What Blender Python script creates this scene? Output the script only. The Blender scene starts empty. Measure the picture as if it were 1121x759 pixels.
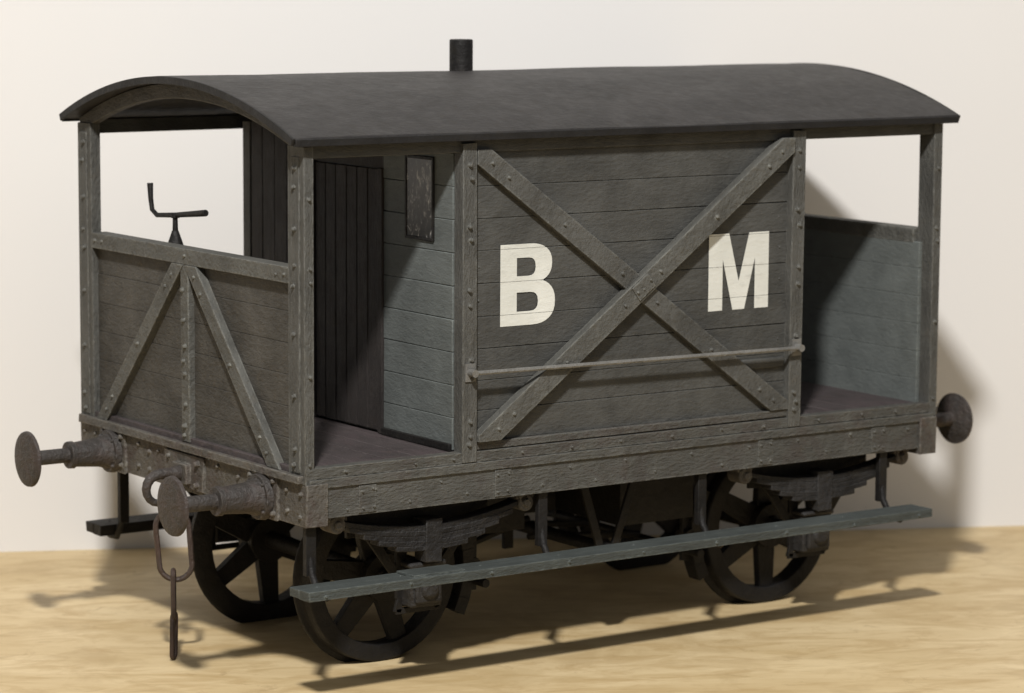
import bpy, bmesh, math, random
from mathutils import Vector, Matrix
from mathutils.geometry import tessellate_polygon
random.seed(7)
S=bpy.context.scene
S.view_settings.view_transform='Standard'; S.view_settings.look='None'; S.view_settings.exposure=0
COL=S.collection
WP={}   # world position of object origins
# ------------------------------------------------------------ materials
def nn(nt,t,**k):
    n=nt.nodes.new(t)
    for a,b in k.items(): setattr(n,a,b)
    return n
def ramp(nt,fac,stops):
    r=nn(nt,'ShaderNodeValToRGB'); e=r.color_ramp.elements
    while len(e)<len(stops): e.new(0.5)
    for el,(p,c) in zip(e,stops):
        el.position=p; el.color=(c[0],c[1],c[2],1) if isinstance(c,(tuple,list)) else (c,c,c,1)
    nt.links.new(fac,r.inputs[0]); return r.outputs[0]
def mixc(nt,f,a,b,mode='MIX'):
    m=nn(nt,'ShaderNodeMix',data_type='RGBA',blend_type=mode)
    if isinstance(f,(int,float)): m.inputs[0].default_value=f
    else: nt.links.new(f,m.inputs[0])
    for i,v in ((6,a),(7,b)):
        if isinstance(v,(tuple,list)): m.inputs[i].default_value=(v[0],v[1],v[2],1)
        else: nt.links.new(v,m.inputs[i])
    return m.outputs[2]
def noise(nt,vec,scale,detail=6,rough=.6,dist=0):
    n=nn(nt,'ShaderNodeTexNoise'); n.inputs['Scale'].default_value=scale
    n.inputs['Detail'].default_value=detail; n.inputs['Roughness'].default_value=rough
    n.inputs['Distortion'].default_value=dist
    nt.links.new(vec,n.inputs['Vector']); return n.outputs[0]
def paint(name,col,stretch=(1,1,1),rough=.7,bump=.6,edge=.0,rust=.25,worn=.25,spec=.3,edgec=None,vary=.28,metal=0.,dark=.3,stain=None):
    m=bpy.data.materials.new(name); m.use_nodes=True; nt=m.node_tree; L=nt.links
    b=nt.nodes['Principled BSDF']
    tc=nn(nt,'ShaderNodeTexCoord'); mp=nn(nt,'ShaderNodeMapping'); L.new(tc.outputs['Object'],mp.inputs[0])
    mp.inputs['Scale'].default_value=stretch
    v=mp.outputs[0]; o=tc.outputs['Object']
    c=Vector(col)
    n1=noise(nt,o,2.6,4,.65,.6); n2=noise(nt,v,6,6,.7); n3=noise(nt,o,15,4,.65); n4=noise(nt,v,26,3,.7)
    base=mixc(nt,ramp(nt,n1,[(.32,0),(.68,1)]),tuple(c*(1-vary)),tuple(c*(1+vary*.7)))
    if stain:
        n5=noise(nt,o,4.5,5,.7,.8); base=mixc(nt,ramp(nt,n5,[(.47,0),(.62,.7)]),base,stain)
    base=mixc(nt,ramp(nt,n2,[(.46,0),(.74,worn)]),base,tuple(c*1.7+Vector((.012,.012,.011))))
    base=mixc(nt,ramp(nt,n2,[(.27,dark),(.45,0)]),base,tuple(c*.42))
    base=mixc(nt,ramp(nt,n3,[(.55,0),(.72,rust)]),base,(c[0]*1.10+.006,c[1]*.92+.005,c[2]*.75))
    if edge>0:
        bv=nn(nt,'ShaderNodeBevel',samples=3); bv.inputs[0].default_value=.02
        g=nn(nt,'ShaderNodeNewGeometry')
        d=nn(nt,'ShaderNodeVectorMath',operation='DOT_PRODUCT'); L.new(bv.outputs[0],d.inputs[0]); L.new(g.outputs['Normal'],d.inputs[1])
        em=ramp(nt,d.outputs['Value'],[(.80,1),(.985,0)])
        mm=nn(nt,'ShaderNodeMath',operation='MULTIPLY'); L.new(em,mm.inputs[0]); L.new(ramp(nt,n4,[(.40,0),(.62,edge)]),mm.inputs[1])
        base=mixc(nt,mm.outputs[0],base,edgec or tuple(c*2.4+Vector((.028,.029,.026))))
    L.new(base,b.inputs['Base Color'])
    rr=nn(nt,'ShaderNodeMapRange'); L.new(n3,rr.inputs[0]); rr.inputs[3].default_value=rough-.15; rr.inputs[4].default_value=min(1,rough+.15)
    L.new(rr.outputs[0],b.inputs['Roughness'])
    b.inputs['Specular IOR Level'].default_value=spec; b.inputs['Metallic'].default_value=metal
    ad=nn(nt,'ShaderNodeMath',operation='ADD'); L.new(n2,ad.inputs[0]); L.new(n4,ad.inputs[1])
    bp=nn(nt,'ShaderNodeBump'); bp.inputs['Strength'].default_value=bump; bp.inputs['Distance'].default_value=.014
    L.new(ad.outputs[0],bp.inputs['Height']); L.new(bp.outputs[0],b.inputs['Normal'])
    return m
M={}
M['side']=paint('side_plank_paint',(.060,.0605,.057),(1,1,2.4),edge=.35,bump=.5,worn=.2,dark=.3,rust=.15,vary=.28)
M['end']=paint('end_plank_paint',(.060,.0570,.051),(1,1,2.0),edge=.3,rust=.35,vary=.35,bump=.6,dark=.4)
M['bulk']=paint('bulkhead_paint',(.112,.124,.121),(1,1,2.2),edge=.3,rust=.05,bump=.35,worn=.15,vary=.2)
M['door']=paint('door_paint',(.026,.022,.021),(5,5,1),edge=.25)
M['frame']=paint('frame_paint',(.082,.082,.075),(1,1,1),edge=.8,rust=.25,bump=.9)
M['head']=paint('headstock_paint',(.080,.075,.067),(1,1,1),edge=.85,rust=.5,bump=1.0,stain=(.056,.041,.037),dark=.5,worn=.4)
M['brace']=paint('brace_paint',(.070,.070,.065),(1,1,1),edge=.75,rust=.2,bump=.8)
M['framev']=paint('post_paint',(.080,.080,.074),(4,4,1),edge=.8,rust=.25,bump=.9)
M['sole']=paint('sole_bar_paint',(.071,.071,.065),(1,3,3),edge=.8,rust=.25,bump=.8,stain=(.060,.052,.048),dark=.4)
M['roof']=paint('roof_paint',(.0255,.0238,.0235),(1,1.3,1.3),rough=.6,bump=.32,edge=0,rust=.25,worn=.3,spec=.35,vary=.35)
M['rim']=paint('roof_rim_paint',(.011,.0105,.0105),rough=.6,bump=.4,edge=0,rust=.2,spec=.3)
M['floor']=paint('floor_paint',(.054,.045,.046),(3,1,1),edge=.4,stain=(.066,.050,.053))
M['iron']=paint('black_iron',(.0095,.0088,.0086),rough=.6,bump=.5,edge=0,rust=.4,spec=.28)
M['spring']=paint('spring_iron',(.019,.018,.0178),rough=.65,bump=1.0,edge=.35,rust=.5,spec=.3,vary=.5,worn=.5)
M['rusty']=paint('rusty_iron',(.036,.032,.030),rough=.6,bump=1.0,edge=.4,rust=.5,spec=.4,stain=(.050,.036,.032))
M['chain']=paint('rusty_chain_iron',(.036,.025,.021),rough=.6,bump=.8,edge=0,rust=.8,spec=.4,stain=(.055,.031,.022))
M['step']=paint('step_paint',(.050,.058,.056),(1,4,4),edge=.8,rust=.15)
M['rod']=paint('rod_paint',(.15,.148,.140),rough=.45,edge=0,rust=.2,spec=.6)
def letterpaint():
    m=bpy.data.materials.new('white_letter_paint'); m.use_nodes=True; nt=m.node_tree; L=nt.links
    b=nt.nodes['Principled BSDF']; tc=nn(nt,'ShaderNodeTexCoord'); o=tc.outputs['Object']
    mp=nn(nt,'ShaderNodeMapping'); mp.inputs['Scale'].default_value=(1,1,3); L.new(o,mp.inputs[0])
    n=noise(nt,mp.outputs[0],11,8,.7); n2=noise(nt,o,3,4,.6)
    c=mixc(nt,ramp(nt,n2,[(.3,0),(.7,1)]),(.56,.57,.53),(.68,.69,.65))
    c=mixc(nt,ramp(nt,n,[(.57,0),(.74,.55)]),c,(.34,.34,.32))
    L.new(c,b.inputs['Base Color']); b.inputs['Roughness'].default_value=.7
    bp=nn(nt,'ShaderNodeBump'); bp.inputs['Strength'].default_value=.4; bp.inputs['Distance'].default_value=.01; L.new(n,bp.inputs['Height']); L.new(bp.outputs[0],b.inputs['Normal'])
    return m
M['letter']=letterpaint()
def glassmat():
    m=bpy.data.materials.new('smeared_reflection_pane'); m.use_nodes=True; nt=m.node_tree; L=nt.links
    b=nt.nodes['Principled BSDF']; tc=nn(nt,'ShaderNodeTexCoord')
    mp=nn(nt,'ShaderNodeMapping'); mp.inputs['Scale'].default_value=(1,3,1.4); mp.inputs['Rotation'].default_value=(.35,0,0); L.new(tc.outputs['Object'],mp.inputs[0])
    n=noise(nt,mp.outputs[0],8,5,.75,1.2)
    c=ramp(nt,n,[(.50,(.004,.004,.004)),(.57,(.10,.098,.095)),(.66,(.55,.54,.52))]); L.new(c,b.inputs['Base Color'])  # dark pane with a scratchy reflection smear painted into its colour
    b.inputs['Roughness'].default_value=.3
    return m
M['pane']=glassmat()
def wallmat():
    m=bpy.data.materials.new('white_wall_paint'); m.use_nodes=True; nt=m.node_tree; L=nt.links
    b=nt.nodes['Principled BSDF']; tc=nn(nt,'ShaderNodeTexCoord')
    n=noise(nt,tc.outputs['Object'],.35,3,.5)
    c=mixc(nt,n,(.695,.687,.678),(.735,.727,.718)); L.new(c,b.inputs['Base Color']); b.inputs['Roughness'].default_value=.9
    n2=noise(nt,tc.outputs['Object'],14,4,.5); bp=nn(nt,'ShaderNodeBump'); bp.inputs['Strength'].default_value=.04; L.new(n2,bp.inputs['Height']); L.new(bp.outputs[0],b.inputs['Normal'])
    return m
def tablemat():
    m=bpy.data.materials.new('golden_plywood'); m.use_nodes=True; nt=m.node_tree; L=nt.links
    b=nt.nodes['Principled BSDF']; tc=nn(nt,'ShaderNodeTexCoord'); o=tc.outputs['Object']
    mp=nn(nt,'ShaderNodeMapping'); mp.inputs['Rotation'].default_value=(0,0,math.radians(62)); mp.inputs['Scale'].default_value=(.7,1.9,1); L.new(o,mp.inputs[0])
    v=mp.outputs[0]
    n1=noise(nt,v,.9,5,.6,1.4); n2=noise(nt,v,2.4,5,.62,1.4); n3=noise(nt,v,9,5,.65,.6); n4=noise(nt,o,1.5,5,.6,1.0); n5=noise(nt,o,5,5,.7,.6)
    c=mixc(nt,ramp(nt,n1,[(.32,0),(.66,1)]),(.53,.395,.205),(.68,.54,.32))
    c=mixc(nt,ramp(nt,n2,[(.48,0),(.64,.50)]),c,(.42,.285,.125))
    c=mixc(nt,ramp(nt,n3,[(.55,0),(.72,.28)]),c,(.38,.26,.12))
    c=mixc(nt,ramp(nt,n5,[(.60,0),(.70,.45)]),c,(.34,.23,.11))
    c=mixc(nt,ramp(nt,n4,[(.52,0),(.66,.45)]),c,(.41,.29,.14))
    L.new(c,b.inputs['Base Color']); b.inputs['Roughness'].default_value=.5; b.inputs['Specular IOR Level'].default_value=.35
    bp=nn(nt,'ShaderNodeBump'); bp.inputs['Strength'].default_value=.05; bp.inputs['Distance'].default_value=.01; L.new(n3,bp.inputs['Height']); L.new(bp.outputs[0],b.inputs['Normal'])
    return m
M['wall']=wallmat(); M['table']=tablemat()
# ------------------------------------------------------------ mesh helpers
def nb(): return bmesh.new()
def box(bm,x0,x1,y0,y1,z0,z1,j=0):
    mt=Matrix.Translation(((x0+x1)/2,(y0+y1)/2,(z0+z1)/2))@Matrix.Diagonal((abs(x1-x0),abs(y1-y0),abs(z1-z0),1))
    r=bmesh.ops.create_cube(bm,size=1,matrix=mt)
    if j:
        for v in r['verts']: v.co+=Vector([random.uniform(-j,j) for _ in range(3)])
    return r['verts']
def frame_from(d,n):
    d=d.normalized(); s=n.cross(d).normalized(); n2=d.cross(s)
    return Matrix((s,n2,d)).transposed().to_4x4()
def beam(bm,p0,p1,w,t,n,w1=None):
    p0=Vector(p0);p1=Vector(p1);n=Vector(n); d=p1-p0
    mt=Matrix.Translation((p0+p1)/2)@frame_from(d,n)
    r=bmesh.ops.create_cube(bm,size=1)
    for v in r['verts']:
        ww=w if (w1 is None or v.co.z<0) else w1
        v.co=mt@Vector((v.co.x*ww,v.co.y*t,v.co.z*d.length))
def clip(bm,co,no):
    """cut away everything on the +no side and cap the cut"""
    r=bmesh.ops.bisect_plane(bm,geom=bm.verts[:]+bm.edges[:]+bm.faces[:],plane_co=co,plane_no=no,clear_outer=True)
    ed=[e for e in r['geom_cut'] if isinstance(e,bmesh.types.BMEdge)]
    if ed: bmesh.ops.contextual_create(bm,geom=ed)
def cyl(bm,p0,p1,r0,r1=None,seg=20):
    if r1 is None: r1=r0
    p0=Vector(p0);p1=Vector(p1);d=p1-p0
    q=d.to_track_quat('Z','Y').to_matrix().to_4x4()
    bmesh.ops.create_cone(bm,cap_ends=True,segments=seg,radius1=r0,radius2=r1,depth=d.length,matrix=Matrix.Translation((p0+p1)/2)@q)
def bolt(bm,p,n,r=.016,h=.014):
    p=Vector(p);n=Vector(n).normalized()
    k=random.uniform(.72,1.02); p=p+Vector([random.uniform(-.005,.005)*(1-abs(n[i])) for i in range(3)])
    cyl(bm,p-n*.004,p+n*h*.85*k,r*.88*k,r*.5,8)
def sweep(bm,pts,r,closed=False,seg=8):
    pts=[Vector(p) for p in pts]; n=len(pts); rings=[]
    nrm=Vector((0,0,0))
    for i in range(1,n-1): nrm+=(pts[i]-pts[0]).cross(pts[i+1]-pts[0])
    if nrm.length<1e-6: nrm=Vector((0.3,1,0.1))
    nrm.normalize()
    for i in range(n):
        a=pts[(i-1)%n] if (closed or i>0) else pts[i]; b=pts[(i+1)%n] if (closed or i<n-1) else pts[i]
        d=(b-a).normalized(); s=nrm.cross(d).normalized(); m=d.cross(s)
        rr=r[i] if isinstance(r,(list,tuple)) else r
        rings.append([bm.verts.new(pts[i]+(s*math.cos(2*math.pi*k/seg)+m*math.sin(2*math.pi*k/seg))*rr) for k in range(seg)])
    for i in range(n if closed else n-1):
        A=rings[i];B=rings[(i+1)%n]
        for k in range(seg): bm.faces.new((A[k],A[(k+1)%seg],B[(k+1)%seg],B[k]))
    if not closed: bm.faces.new(rings[0][::-1]); bm.faces.new(rings[-1])
def arcband(bm,o,i,x0,x1):
    def P(x,p): return bm.verts.new((x,p[0],p[1]))
    A0=[P(x0,p) for p in o];A1=[P(x1,p) for p in o];B0=[P(x0,p) for p in i];B1=[P(x1,p) for p in i]
    m=len(o)-1
    for k in range(m):
        bm.faces.new((A0[k],A0[k+1],B0[k+1],B0[k])); bm.faces.new((A1[k],B1[k],B1[k+1],A1[k+1]))
        bm.faces.new((A0[k],A1[k],A1[k+1],A0[k+1])); bm.faces.new((B0[k],B0[k+1],B1[k+1],B1[k]))
    for k in (0,m): bm.faces.new((A0[k],B0[k],B1[k],A1[k]))
def finish(name,bm,mat,parent=None,bevel=.006,loc=(0,0,0),smooth=True,label=None):
    bmesh.ops.recalc_face_normals(bm,faces=bm.faces)
    me=bpy.data.meshes.new(name); bm.to_mesh(me); bm.free()
    me.materials.append(M[mat] if isinstance(mat,str) else mat)
    ob=bpy.data.objects.new(name,me); COL.objects.link(ob)
    place(ob,parent,loc)
    if bevel:
        b=ob.modifiers.new('b','BEVEL'); b.width=bevel; b.segments=2; b.limit_method='ANGLE'; b.angle_limit=math.radians(35)
    if smooth:
        for p in me.polygons: p.use_smooth=True
        try: me.set_sharp_from_angle(angle=math.radians(40))
        except Exception: pass
    if label: ob['label']=label
    return ob
def place(ob,parent,loc):
    WP[ob.name]=Vector(loc)
    if parent: ob.parent=parent; ob.location=Vector(loc)-WP[parent.name]
    else: ob.location=Vector(loc)
L=4.07; W=2.4
van=bpy.data.objects.new('model_brake_van',None); COL.objects.link(van); place(van,None,(L/2,W/2,0))
van.empty_display_size=.3
van['label']='weathered grey four-wheeled brake van lettered B M on plywood table'
van['category']='model railway wagon'
# ------------------------------------------------------------ roof
YM=W/2; ye=1.228; ze=2.742; zp=2.986
R=(ye**2+(zp-ze)**2)/(2*(zp-ze)); zc=zp-R; A=math.asin(ye/R)
def arc(r,n,a=A): return [(YM+r*math.sin(-a+2*a*i/n),zc+r*math.cos(-a+2*a*i/n)) for i in range(n+1)]
bm=nb()
n=40; nx=40
out=arc(R,n); inn=arc(R-.030,n)
def grid(prof): return [[bm.verts.new((-.085+(L+.17)*i/nx,y,z)) for (y,z) in prof] for i in range(nx+1)]
vo=grid(out); vi=grid(inn)
for i in range(nx):
    for k in range(n):
        bm.faces.new((vo[i][k],vo[i][k+1],vo[i+1][k+1],vo[i+1][k]))
        bm.faces.new((vi[i][k],vi[i+1][k],vi[i+1][k+1],vi[i][k+1]))
    bm.faces.new((vo[i][0],vo[i+1][0],vi[i+1][0],vi[i][0])); bm.faces.new((vo[i][n],vi[i][n],vi[i+1][n],vo[i+1][n]))
for k in range(n):
    bm.faces.new((vo[0][k],vi[0][k],vi[0][k+1],vo[0][k+1])); bm.faces.new((vo[nx][k],vo[nx][k+1],vi[nx][k+1],vi[nx][k]))
for i in range(nx+1):
    for k in range(n+1):
        dz=.0018*math.sin(i*.5+k*.35)+.0015*math.sin(i*.23-k*.8)+random.uniform(-.0006,.0006)
        vo[i][k].co.z+=dz; vi[i][k].co.z+=dz
roof=finish('roof',bm,'roof',van,bevel=.007)
# dark rim round the roof sheet
AR=A*1.004
for xa,xb in ((-.092,-.076),(L+.076,L+.092)):
    bm=nb(); arcband(bm,arc(R+.002,40,AR),arc(R-.036,40,AR),xa,xb); finish('roof_rim',bm,'rim',roof,bevel=.003)
for ya,yb in ((YM-ye-.008,YM-ye+.004),(YM+ye-.004,YM+ye+.008)):
    bm=nb(); box(bm,-.075,L+.075,ya,yb,ze-.040,ze-.004); finish('roof_rim',bm,'rim',roof,bevel=.003)
bm=nb()
cyl(bm,(1.68,1.2,2.9),(1.68,1.2,3.155),.063,.063,20)
finish('chimney',bm,'iron',roof,bevel=.006)
# ------------------------------------------------------------ floor & underframe
bm=nb()
x=.0
while x<L-.01:
    w=min(.17,L-x); box(bm,x+.0015,x+w-.0015,.03,W-.03,1.075,1.145+random.uniform(-.002,.002)); x+=w
box(bm,.01,L-.01,.035,W-.035,1.08,1.13)
finish('floor',bm,'floor',van,bevel=.002)
def solebar(y0,y1,s):
    bm=nb(); box(bm,.10,L-.10,y0,y1,.90,1.055)
    f=y0 if s<0 else y1
    box(bm,.02,L-.02,f-.012 if s<0 else f-.03,f+.03 if s<0 else f+.012,1.052,1.095,.001)
    box(bm,.0,L,f-.004 if s<0 else f-.055,f+.055 if s<0 else f+.004,1.097,1.152,.001)
    for i in range(20):
        xx=.2+i*(L-.4)/19+random.uniform(-.04,.04); bolt(bm,(xx,f,1.02 if i%2 else .94),(0,s,0),.012,.012)
    for i in range(12):
        xx=.25+i*(L-.5)/11+random.uniform(-.05,.05); bolt(bm,(xx,f+s*.004,1.125),(0,s,0),.012,.014)
    for xx in (.35,1.15,2.85,3.65):
        box(bm,xx-.05,xx+.05,f-.006 if s<0 else f,f if s<0 else f+.006,.91,1.045)
        for dx in(-.03,.03):
            for zz in (.935,1.02): bolt(bm,(xx+dx,f+s*.006,zz),(0,s,0),.011,.012)
    return finish('sole_bar',bm,'sole',van,bevel=.007)
solebar(.015,.10,-1); solebar(W-.10,W-.015,1)
def headstock(x0,x1,s):
    bm=nb(); box(bm,x0,x1,0,W,.868,1.075,.004)
    f=x0 if s<0 else x1
    a,b=(f-.018,f+.002) if s<0 else (f-.002,f+.018)
    box(bm,a,b,1.0,1.40,.885,1.065,.006)
    a2,b2=(f-.045,f) if s<0 else (f,f+.045)
    box(bm,a2,b2,1.12,1.28,.915,1.02,.006)
    for y in (.4,2.0):
        box(bm,a,b,y-.14,y+.14,.862,1.095,.006)
        for dy in (-.11,.11):
            for z in (.90,1.06): bolt(bm,(f+s*.016,y+dy,z),(s,0,0),.022,.024)
    for y in (1.05,1.35):
        for z in (.915,1.035): bolt(bm,(f+s*.016,y,z),(s,0,0),.024,.034)
    for y in (.05,.18,.66,.86,1.50,1.60,1.72,2.22,2.35):
        for z in (.92,1.03): bolt(bm,(f,y,z+random.uniform(-.01,.01)),(s,0,0),.019,.022)
    box(bm,f-.03 if s<0 else f-.06,f+.06 if s<0 else f+.03,.03,W-.03,1.077,1.118,.003)
    return finish('headstock',bm,'head',van,bevel=.011)
headstock(0,.12,-1); headstock(L-.12,L,1)
bm=nb()
for y in (.62,1.12,1.62): box(bm,.12,L-.12,y,y+.12,.90,1.07)
for x in (1.35,2.0,2.65): box(bm,x,x+.1,.10,W-.10,.93,1.065)
finish('inner_frame',bm,'iron',van,bevel=.004)
# ------------------------------------------------------------ ends
def endwall(X,s):
    def xr(a,b): 
        p,q=X-s*a,X-s*b
        return (min(p,q),max(p,q))
    bm=nb(); z=1.12; h=.155
    while z<2.03:
        z1=min(z+h,2.04); x0,x1=xr(.03+random.uniform(0,.002),.07); box(bm,x0,x1,.10,W-.10,z+.0010,z1-.0010); z=z1
    x0,x1=xr(.036,.064); box(bm,x0,x1,.11,W-.11,1.10,2.04)
    panel=finish('end_panel',bm,'end' if s<0 else 'bulk',van,bevel=.002)
    bm=nb(); x0,x1=xr(-.005,.09 if s<0 else .072); box(bm,x0,x1,.15,W-.15,2.035,2.115,.002)
    for y in (.20,.28,1.2,2.12,2.2):
        bolt(bm,(X+s*.005,y,2.075),(s,0,0),.015,.014)
    finish('waist_rail',bm,'frame',panel,bevel=.009)
    for (yb,zb) in ((.31,1.13),(2.12,1.13)):
        bm=nb(); yt=1.2+(.07 if yb>1.2 else -.07)
        a=Vector((X-s*.01,yb,zb)); b=Vector((X-s*.01,yt,2.03)); u=(b-a).normalized()*.1
        beam(bm,a-u,b+u,.088,.045,(s,0,0)); clip(bm,(0,0,2.034),(0,0,1)); clip(bm,(0,0,1.119),(0,0,-1))
        d=b-a
        for t in (.06,.14,.5,.86,.94):
            bolt(bm,(X+s*.012,yb+d.y*t,zb+d.z*t),(s,0,0),.015,.016)
        finish('diagonal_brace',bm,'frame',panel,bevel=.007)
    bm=nb(); x0,x1=xr(-.004,.05); box(bm,x0,x1,1.16,1.24,1.12,2.03,.004)
    for z in (1.16,1.2,1.32,1.48,1.54,1.62,1.75,1.9): bolt(bm,(X+s*.004,1.2+random.uniform(-.012,.012),z),(s,0,0),.021,.026)
    finish('stanchion',bm,'frame',panel,bevel=.008)
    bm=nb(); x0,x1=xr(.005,.05); arcband(bm,arc(R-.034,24,A*.985),arc(R-.112,24,A*.96),x0,x1)
    finish('arched_header',bm,'end',van,bevel=.005)
    w_=.153 if s<0 else .125
    for y0,y1,side in ((.012,.012+w_,-1),(W-.012-w_,W-.012,1)):
        bm=nb(); x0,x1=xr(-.004,.05); box(bm,x0,x1,y0,y1,1.075,2.70,.003)
        x0,x1=xr(-.012,.02); ym=(y0+y1)/2; box(bm,x0,x1,ym-.035,ym+.035,1.13,2.65,.003)
        for z in (1.16,1.24,1.5,1.8,2.03,2.13,2.3,2.5,2.6):
            bolt(bm,(X+s*.012,ym+random.uniform(-.01,.01),z),(s,0,0),.018,.022)
        for z in (1.17,1.6,2.05,2.12,2.45):
            yy=y0 if side<0 else y1
            bolt(bm,(X-s*.025,yy,z),(0,side,0),.015,.018)
        finish('corner_post',bm,'framev',van,bevel=.008)
    return panel
endwall(0,-1); endwall(L,1)
for y0 in (.03,W-.075):
    bm=nb(); box(bm,.05,L-.05,y0,y0+.045,2.64,2.715); finish('cant_rail',bm,'side',van,bevel=.004)
# ------------------------------------------------------------ cabin
cab=bpy.data.objects.new('cabin',None); COL.objects.link(cab); place(cab,van,(1.99,1.2,1.145))
ZB=[1.195,1.35,1.50,1.66,1.82,1.985,2.15,2.31,2.47,2.655]
def sidewall(y0,y1,s):
    bm=nb()
    for a,b in zip(ZB[:-1],ZB[1:]):
        q=random.uniform(-.003,.003)
        vs=box(bm,.97,3.01,y0+q,y1+q,a+.0016,b-.0016,.0015)
    box(bm,.99,2.99,y0+.02 if s<0 else y0,y1 if s<0 else y1-.02,1.19,2.68)
    f=y0 if s<0 else y1
    for xx in (1.02,2.95):
        for a,b in zip(ZB[:-1],ZB[1:]): bolt(bm,(xx,f+s*-.002,(a+b)/2),(0,s,0),.010,.008)
    w=finish('cabin_side',bm,'side',cab,bevel=.004)
    bm=nb(); box(bm,.90,3.08,min(f,f+s*.03),max(f,f+s*.03),1.156,1.196,.002); finish('sill',bm,'sole',w,bevel=.005)
    for xx in (.90,3.0):
        bm=nb(); box(bm,xx,xx+.085,min(f+s*.045,f-s*.04),max(f+s*.045,f-s*.04),1.10,2.69,.003)
        for z in (1.19,1.24,1.30,1.52,1.60,1.88,1.96,2.2,2.28,2.5,2.58): bolt(bm,(xx+.042+random.uniform(-.01,.01),f+s*.045,z+random.uniform(-.012,.012)),(0,s,0),.018,.022)
        finish('cabin_post',bm,'framev',w,bevel=.009)
    def xbrace(xa,xb,g,th,mat,fr):
        bm=nb(); a=Vector((xa,g,2.61)); b=Vector((xb,g,1.215)); u=(b-a).normalized()*.14
        beam(bm,a-u,b+u,.108,th,(0,s,0))
        clip(bm,(.988,0,0),(-1,0,0)); clip(bm,(2.998,0,0),(1,0,0)); clip(bm,(0,0,1.199),(0,0,-1)); clip(bm,(0,0,2.655),(0,0,1))
        for t in (.02,.07,.25,.44,.5,.56,.75,.92,.97): bolt(bm,(xa+(xb-xa)*t,fr,2.61-1.395*t),(0,s,0),.015,.016)
        finish('diagonal_brace',bm,mat,w,bevel=.008)
    xbrace(1.04,2.95,f+s*.020,.044,'brace',f+s*.042)
    xbrace(2.95,1.05,f+s*.036,.056,'frame',f+s*.064)
    bm=nb()
    beam(bm,(1.95,f+s*.066,1.88),(2.05,f+s*.066,1.955),.085,.012,(0,s,0))
    for t in (0,.1): bolt(bm,(1.96+t*.8,f+s*.072,1.89+t*.6),(0,s,0),.014,.014)
    finish('brace_plate',bm,'frame',w,bevel=.004)
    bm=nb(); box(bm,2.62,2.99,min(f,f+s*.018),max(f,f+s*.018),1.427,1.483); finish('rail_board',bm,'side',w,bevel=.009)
    bm=nb(); yy=f+s*.085
    pts=[(.93+2.12*i/12,yy,1.553-.021*i/12) for i in range(13)]
    sweep(bm,pts,.0115,False,8)
    for xx,z in ((.94,1.553),(3.04,1.532)):
        cyl(bm,(xx,f+s*.04,z),(xx,f+s*.10,z),.02,.02,10); box(bm,xx-.03,xx+.03,min(f+s*.043,f+s*.055),max(f+s*.043,f+s*.055),z-.045,z+.045)
    finish('handrail',bm,'rod',w,bevel=0)
    return w
YF=W-.20
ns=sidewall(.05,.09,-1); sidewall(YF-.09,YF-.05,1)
def bulkhead(X,s):
    bm=nb()
    def xr(a,b):
        p,q=X-s*a,X-s*b; return min(p,q),max(p,q)
    z=1.15
    while z<2.68:
        z1=min(z+.165,2.70); x0,x1=xr(random.uniform(0,.002),.035); box(bm,x0,x1,.10,.74,z+.0015,z1-.0015,.001); z=z1
    box(bm,*xr(.02,.035),.10,YF-.10,1.15,2.70)
    b=finish('cabin_bulkhead',bm,'bulk',cab,bevel=.003)
    bm=nb(); y=1.46
    while y<YF-.11:
        y1=min(y+.13,YF-.10); box(bm,*xr(random.uniform(0,.003),.018),y+.002,y1-.002,1.15,2.70,.001); y=y1
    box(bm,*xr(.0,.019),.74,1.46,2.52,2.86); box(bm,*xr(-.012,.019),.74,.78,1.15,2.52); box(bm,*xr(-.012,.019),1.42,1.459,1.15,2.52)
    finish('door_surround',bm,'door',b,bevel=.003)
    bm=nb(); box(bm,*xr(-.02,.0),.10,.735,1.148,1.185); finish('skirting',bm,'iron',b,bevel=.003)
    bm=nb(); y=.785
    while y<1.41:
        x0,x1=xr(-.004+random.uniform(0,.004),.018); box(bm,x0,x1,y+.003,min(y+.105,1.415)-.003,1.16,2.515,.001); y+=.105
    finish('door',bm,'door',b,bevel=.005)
    bm=nb(); yw0,yw1,z0,z1=.28,.51,2.20,2.59
    x0,x1=xr(-.010,.01)
    for q in ((yw0-.016,yw0,z0-.016,z1+.016),(yw1,yw1+.016,z0-.016,z1+.016),(yw0,yw1,z0-.016,z0),(yw0,yw1,z1,z1+.016)): box(bm,x0,x1,*q)
    wn=finish('window',bm,'iron',b,bevel=.003)
    bm=nb(); x0,x1=xr(-.006,.004); box(bm,x0,x1,yw0,yw1,z0,z1); finish('window_pane',bm,'pane',wn,bevel=0)
    return b
bh=bulkhead(.90,-1); bulkhead(3.08,1)
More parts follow.
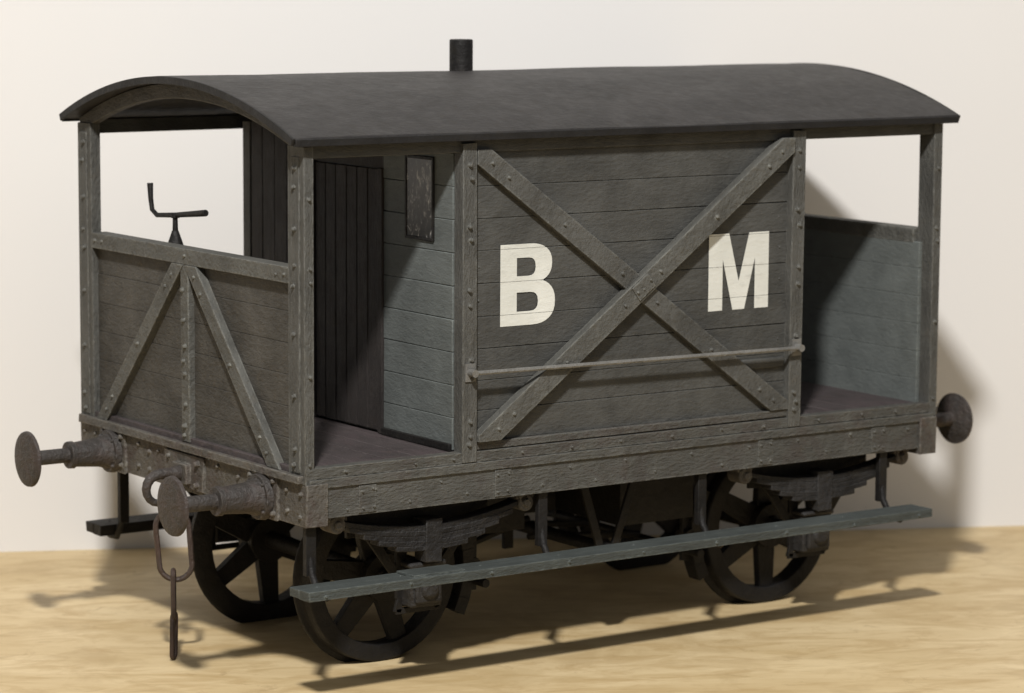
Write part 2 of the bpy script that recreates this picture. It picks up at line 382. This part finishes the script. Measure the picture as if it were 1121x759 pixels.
# ------------------------------------------------------------ letters
def letter(polys,x0,z0,y,what):
    bm=nb(); t=tessellate_polygon([[Vector((a,b,0)) for a,b in p] for p in polys]); flat=[q for p in polys for q in p]
    vs=[bm.verts.new((x0+a,y,z0+b)) for a,b in flat]
    for f in t:
        try: bm.faces.new([vs[i] for i in f])
        except ValueError: pass
    g=.0009
    for zj in ZB:
        for e in (-g,g):
            bmesh.ops.bisect_plane(bm,geom=bm.verts[:]+bm.edges[:]+bm.faces[:],plane_co=(0,0,zj+e),plane_no=(0,0,1))
    dead=[f for f in bm.faces if any(abs(f.calc_center_median().z-zj)<g for zj in ZB)]
    bmesh.ops.delete(bm,geom=dead,context='FACES')
    return finish('painted_letter',bm,'letter',ns,bevel=0,smooth=False,label=what)
def el(cx,cy,rx,ry,a0,a1,n=14,p=1.0):
    r=[]
    for i in range(n+1):
        a=math.radians(a0+(a1-a0)*i/n); c,s=math.cos(a),math.sin(a)
        r.append((cx+rx*math.copysign(abs(c)**p,c),cy+ry*math.copysign(abs(s)**p,s)))
    return r
outer=[(0,0)]+el(.19,.115,.145,.115,-90,68,14,.85)+el(.18,.310,.136,.100,-68,90,14,.85)+[(0,.41)]
h1=[(.100,.070)]+el(.180,.118,.050,.048,-90,90,8,.8)+[(.100,.166)]
h2=[(.100,.248)]+el(.170,.294,.045,.046,-90,90,8,.8)+[(.100,.340)]
letter([outer,h1,h2],1.15,1.762,.0455,'off-white painted letter B')
w_=.405;h_=.405
Mp=[(0,0),(0,h_),(.135,h_),(.2025,.15),(.27,h_),(w_,h_),(w_,0),(w_-.094,0),(w_-.094,.27),(.242,.0),(.163,.0),(.094,.27),(.094,0)]
letter([Mp],2.472,1.755,.0455,'off-white painted letter M')
# ------------------------------------------------------------ buffers
def buffer(x,y,s):
    c=Vector((x,y,.965))
    bm=nb(); cyl(bm,(0,0,0),(s*.035,0,0),.118,.112,20); cyl(bm,(s*.03,0,0),(s*.10,0,0),.095,.074,20); cyl(bm,(s*.09,0,0),(s*.25,0,0),.078,.064,20); cyl(bm,(s*.235,0,0),(s*.265,0,0),.074,.072,20)
    for a in range(4):
        an=math.radians(45+90*a); bolt(bm,(s*.033,.1*math.cos(an),.1*math.sin(an)),(s,0,0),.015,.018)
    h=finish('buffer',bm,'rusty',van,bevel=.007,loc=c)
    bm=nb(); cyl(bm,(s*.26,0,0),(s*.46,0,0),.040,.040,16); cyl(bm,(s*.455,0,0),(s*.485,0,0),.060,.138,28)
    rings=[(.485,.148),(.503,.145),(.512,.115),(.517,.06)]
    for (a,ra),(b,rb) in zip(rings[:-1],rings[1:]): cyl(bm,(s*a,0,0),(s*b,0,0),ra,rb,28)
    finish('buffer_head',bm,'rusty',h,bevel=.003,loc=c)
for x,s in ((-.016,-1),(L+.016,1)):
    for y in (.40,2.0): buffer(x,y,s)
# ------------------------------------------------------------ coupling
def oval(c,hw,hh,ang,tilt=0,n=28):
    pts=[]
    for i in range(n):
        a=2*math.pi*i/n; u=hw*math.cos(a); v=hw*math.sin(a)+(hh-hw)*(1 if math.sin(a)>=0 else -1)
        u2=u*math.cos(tilt)-v*math.sin(tilt); v2=u*math.sin(tilt)+v*math.cos(tilt)
        pts.append((c[0]+u2*math.cos(ang),c[1]+u2*math.sin(ang),c[2]+v2))
    return pts
hk=nb()
cyl(hk,(-.01,1.2,.965),(-.09,1.2,.965),.045,.035,14)
sweep(hk,[(-.07,1.2,.97)]+[(-.16-.075*math.sin(math.radians(t)),1.2,.895+.075*math.cos(math.radians(t))) for t in range(0,250,22)],[.03]+[.028-.0012*i for i in range(12)],False,10)
finish('coupling_hook',hk,'rusty',van,bevel=0)
bm=nb(); ch=math.radians(-35); cx=-.095
sweep(bm,oval((cx,1.17,.80),.045,.12,math.radians(60)),.014,True)
sweep(bm,oval((cx-.0,1.17,.60),.085,.18,ch,.08),.0145,True)
sweep(bm,oval((cx-.005,1.17,.345),.036,.125,math.radians(60),.04),.0135,True)
sweep(bm,oval((cx-.005,1.17,.128),.026,.115,math.radians(40),-.06),.0125,True)
finish('coupling_chain',bm,'chain',van,bevel=0,label='rusty coupling chain hanging to the table')
# ------------------------------------------------------------ hand brake
bm=nb()
cyl(bm,(.16,1.6,1.15),(.16,1.6,2.10),.022,.022,12); cyl(bm,(.16,1.6,2.09),(.16,1.6,2.17),.045,.017,14); cyl(bm,(.16,1.6,2.16),(.16,1.6,2.25),.015,.013,12)
cyl(bm,(.16,1.6,2.235),(.16,1.6,2.262),.024,.024,12)
sweep(bm,[(.16,1.27,2.285),(.16,1.36,2.275),(.16,1.6,2.25),(.16,1.80,2.235),(.16,1.855,2.26),(.16,1.87,2.32),(.16,1.875,2.40)],[.018,.017,.014,.013,.013,.014,.017],False,10)
finish('hand_brake',bm,'iron',van,bevel=.003)
# ------------------------------------------------------------ wheels
wr=.445
def wheel(x,y,s,rot):
    bm=nb(); seg=48
    prof=[(0,wr-.088),(-.004,wr-.02),(.0,wr-.004),(.01,wr),(.075,wr+.006),(.085,wr+.034),(.10,wr+.036),(.11,wr+.02),(.11,wr-.088)]
    rg=[]
    for i in range(seg):
        a=2*math.pi*i/seg; rg.append([bm.verts.new((r*math.cos(a),y_,r*math.sin(a))) for y_,r in prof])
    m=len(prof)
    for i in range(seg):
        for k in range(m): bm.faces.new((rg[i][k],rg[i][(k+1)%m],rg[(i+1)%seg][(k+1)%m],rg[(i+1)%seg][k]))
    for i in range(6):
        a=2*math.pi*i/6
        d=Vector((math.cos(a),0,math.sin(a)))
        beam(bm,d*.06+Vector((0,.05,0)),d*(wr-.06)+Vector((0,.05,0)),.13,.05,(0,1,0),.09)
    cyl(bm,(0,-.03,0),(0,.12,0),.125,.125,24); cyl(bm,(0,-.05,0),(0,-.03,0),.05,.06,16)
    if s>0:
        for v in bm.verts: v.co.y*=-1
    o=finish('wheel',bm,'iron',van,bevel=.004,loc=(x,y,wr+.0))
    o.rotation_euler=(0,rot,0); return o
AX=(.785,3.34)
for x,rot in zip(AX,(.2,.5)):
    wheel(x,.56,-1,rot); wheel(x,W-.58,1,rot+.25)
    bm=nb(); cyl(bm,(x,.30,wr),(x,W-.30,wr),.045,.045,16); finish('axle',bm,'iron',van,bevel=0)
# ------------------------------------------------------------ running gear
def guard(x,y,s):
    bm=nb()
    beam(bm,(x-.10,y,.92),(x-.10,y,.40),.06,.022,(0,1,0)); beam(bm,(x+.10,y,.92),(x+.10,y,.40),.06,.022,(0,1,0))
    beam(bm,(x-.42,y,.92),(x-.11,y,.50),.05,.022,(0,1,0)); beam(bm,(x+.42,y,.92),(x+.11,y,.50),.05,.022,(0,1,0))
    box(bm,x-.42,x+.42,y-.010,y+.013,.74,.92)
    beam(bm,(x-.13,y,.335),(x+.13,y,.335),.03,.02,(0,1,0)); beam(bm,(x-.10,y,.41),(x-.12,y,.33),.04,.02,(0,1,0)); beam(bm,(x+.10,y,.41),(x+.12,y,.33),.04,.02,(0,1,0))
    for dx in (-.38,-.1,.1,.38): bolt(bm,(x+dx,y+s*.011,.90),(0,s,0),.014,.014)
    finish('axle_guard',bm,'iron',van,bevel=.004)
    yo=y+s*.09
    bm=nb(); box(bm,x-.095,x+.095,min(y-s*.02,yo),max(y-s*.02,yo),.36,.57,.005); box(bm,x-.075,x+.075,min(yo,yo+s*.03),max(yo,yo+s*.03),.38,.53,.005)
    cyl(bm,(x,yo,.455),(x,yo+s*.05,.455),.06,.045,16); box(bm,x-.11,x+.11,min(y,yo+s*.02),max(y,yo+s*.02),.565,.595,.004)
    finish('axle_box',bm,'spring',van,bevel=.012)
    ys=y+s*.10
    bm=nb()
    for k in range(5):
        hl=.56-.085*k+random.uniform(-.018,.018); zz=.66+.0255*(4-k)
        n=14; up=[];lo=[]
        for i in range(n+1):
            u=-hl+2*hl*i/n; c=.08*(u/.56)**2
            up.append((x+u,zz+c+.0275)); lo.append((x+u,zz+c+random.uniform(-.001,.001)))
        oy=random.uniform(-.003,.003)
        yy0,yy1=ys-.045+oy,ys+.045+oy
        U0,U1,L0,L1=[[bm.verts.new((px,yv,pz)) for px,pz in row] for row in (up,lo) for yv in (yy0,yy1)]
        for i in range(n):
            bm.faces.new((U0[i],U0[i+1],U1[i+1],U1[i])); bm.faces.new((L0[i],L1[i],L1[i+1],L0[i+1]))
            bm.faces.new((U0[i],L0[i],L0[i+1],U0[i+1])); bm.faces.new((U1[i],U1[i+1],L1[i+1],L1[i]))
        for i in (0,n): bm.faces.new((U0[i],U1[i],L1[i],L0[i]))
    box(bm,x-.05,x+.05,ys-.055,ys+.055,.60,.82,.004)
    sp=finish('leaf_spring',bm,'spring',van,bevel=.004)
    for dx in (-.56,.56):
        bm=nb(); cyl(bm,(x+dx,ys-.055,.845),(x+dx,ys+.055,.845),.045,.045,14); cyl(bm,(x+dx,ys-.07,.845),(x+dx,ys+.07,.845),.022,.022,10)
        beam(bm,(x+dx,ys+s*.045,.84),(x+dx*.93,ys+s*.045,.93),.05,.02,(0,1,0)); box(bm,x+dx-.05,x+dx+.05,ys-.045,ys+.045,.865,.93,.003)
        finish('spring_shackle',bm,'head',sp,bevel=.006)
for x in AX:
    guard(x,.24,-1); guard(x,W-.24,1)
for x,sd in zip(AX,(1,-1)):
    for y in (.60,W-.60):
        bm=nb(); pts=[]
        for k in range(7):
            a=math.radians(-28+56*k/6); 
            a2=a if sd>0 else math.pi-a
            r0=wr+.045
            p=(x+r0*math.cos(a2),y+.0,wr+r0*math.sin(a2)); q=(x+(r0+.07)*math.cos(a2),y,wr+(r0+.07)*math.sin(a2))
            pts.append((p,q))
        for (p,q),(p2,q2) in zip(pts[:-1],pts[1:]):
            a_,b_=[[bm.verts.new((v[0],yy,v[2])) for v in (p,q,q2,p2)] for yy in (y-.05,y+.05)]
            bm.faces.new(a_);bm.faces.new(b_[::-1])
            for i in range(4): bm.faces.new((a_[i],b_[i],b_[(i+1)%4],a_[(i+1)%4]))
        xh=x+sd*(wr+.12)
        beam(bm,(xh,y,.93),(xh,y,.30),.06,.03,(0,1,0)); cyl(bm,(xh,y-.05,.45),(xh,y+.05,.45),.03,.03,12)
        finish('brake_block',bm,'iron',van,bevel=.003)
bm=nb()
for x in (1.35,2.77): cyl(bm,(x,.45,.36),(x,W-.45,.36),.024,.024,12)
for y in (1.0,1.4):
    cyl(bm,(1.35,y,.38),(2.0,y,.55),.02,.02,10); cyl(bm,(2.76,y,.38),(2.0,y,.45),.02,.02,10)
cyl(bm,(2.0,.25,.50),(2.0,W-.25,.50),.035,.035,14)
beam(bm,(1.82,.28,.93),(1.98,.28,.44),.045,.02,(0,1,0)); beam(bm,(2.2,.28,.93),(2.02,.28,.44),.045,.02,(0,1,0))
beam(bm,(2.0,1.2,.35),(2.0,1.2,.65),.06,.03,(0,1,0))
box(bm,2.25,2.75,.5,1.1,.56,.92); box(bm,1.36,1.66,.55,1.1,.60,.92); box(bm,1.30,2.9,1.25,1.75,.52,.92)
finish('brake_rigging',bm,'iron',van,bevel=.003)
# ------------------------------------------------------------ footboards
def foot(y0,y1,zt,x0,x1,s,inner,hx,mat,th=.045):
    bm=nb(); ym=(y0+y1)/2
    box(bm,x0,x1,y0,ym-.002,zt-th,zt,.002); box(bm,x0,x1,ym+.002,y1,zt-th,zt-.002,.002)
    f=y0 if s<0 else y1
    for i in range(9): 
        xx=x0+.1+i*(x1-x0-.2)/8; bolt(bm,(xx,f,zt-.024),(0,s,0),.013,.012); bolt(bm,(xx,ym,zt-.002),(0,0,1),.012,.01)
    if s<0:
        for xx in (x0+.60,): box(bm,xx,xx+.30,y0+.012,y1-.012,zt-.002,zt+.012,.002)
    st=finish('footboard',bm,mat,van,bevel=.006)
    for xx in hx:
        bm=nb(); yi=inner
        sweep(bm,[(xx,yi,.93),(xx,yi,zt+.12),(xx,yi+s*.02,zt+.03),(xx,(yi+ym)/2,zt-th-.012),(xx,ym,zt-th-.014)],.019,False,8)
        box(bm,xx-.028,xx+.028,yi-.018,yi+.018,zt+.02,.92)
        finish('footboard_hanger',bm,'iron',st,bevel=.004)
foot(-.20,-.02,.60,-.11,3.87,-1,.06,(.05,1.42,2.45,3.72),'step')
foot(W+.02,W+.20,.475,.12,3.87,1,W-.06,(.22,1.42,2.45,3.72),'iron',.06)
# ------------------------------------------------------------ setting
ang=math.atan2(-2.77,5.82)
wn=Vector((math.sin(ang),-math.cos(ang),0))
base=Vector((.32,4.16,0))-wn*.05
def slab(name,u0,u1,v0,v1,z0,z1,mat):
    bm=nb(); box(bm,u0,u1,v0,v1,z0,z1)
    o=finish(name,bm,mat,None,bevel=.01,loc=base); o.rotation_euler=(0,0,ang); return o
t=slab('table_top',-14,18,-9,.05,-.35,0,'table'); t['label']='golden plywood table top under the model van'; t['category']='table'; t['kind']='structure'
w=slab('wall',-16,20,0,.3,-.8,9,'wall'); w['label']='plain off-white wall behind the table'; w['category']='wall'; w['kind']='structure'
# ------------------------------------------------------------ lights
def area(name,pos,tgt,size,power,col):
    l=bpy.data.lights.new(name,'AREA'); l.size=size; l.energy=power; l.color=col; l.shape='DISK'
    o=bpy.data.objects.new(name,l); COL.objects.link(o); o.location=pos
    o.rotation_euler=(Vector(tgt)-Vector(pos)).to_track_quat('-Z','Y').to_euler()
T=Vector((2,1,1.5)); d=Vector((.84,1,-1.22)).normalized()
area('key_lamp',T-d*20,T,1.25,4900,(1,.97,.93))
d2=Vector((.3,1,-.8)).normalized()
area('added_fill',T-d2*13,T,9,210,(1,.965,.93))  # unseen soft fill, added to brighten the van; stands for no actual lamp
w=bpy.data.worlds.new('World'); S.world=w; w.use_nodes=True
bg=w.node_tree.nodes['Background']; bg.inputs[0].default_value=(1,.985,.97,1); bg.inputs[1].default_value=.16
# ------------------------------------------------------------ camera
p=[-7.2003,-12.1201,3.6111,.9652,.1312,.0059,3260.193]
yaw,pitch,roll=p[3:6]
dd=Vector((math.cos(yaw)*math.cos(pitch),math.sin(yaw)*math.cos(pitch),-math.sin(pitch)))
rt=Vector((math.sin(yaw),-math.cos(yaw),0)); up=rt.cross(dd)
r2=rt*math.cos(roll)+up*math.sin(roll); u2=-rt*math.sin(roll)+up*math.cos(roll)
cam=bpy.data.cameras.new('camera'); co=bpy.data.objects.new('camera',cam); COL.objects.link(co)
mt=Matrix((r2,u2,-dd)).transposed().to_4x4(); mt.translation=Vector(p[:3]); co.matrix_world=mt
cam.sensor_width=36; cam.lens=p[6]/1121*36; cam.clip_end=100
cam.dof.use_dof=True; cam.dof.focus_distance=(Vector((.9,0,1.8))-Vector(p[:3])).dot(dd); cam.dof.aperture_fstop=1.3
S.camera=co
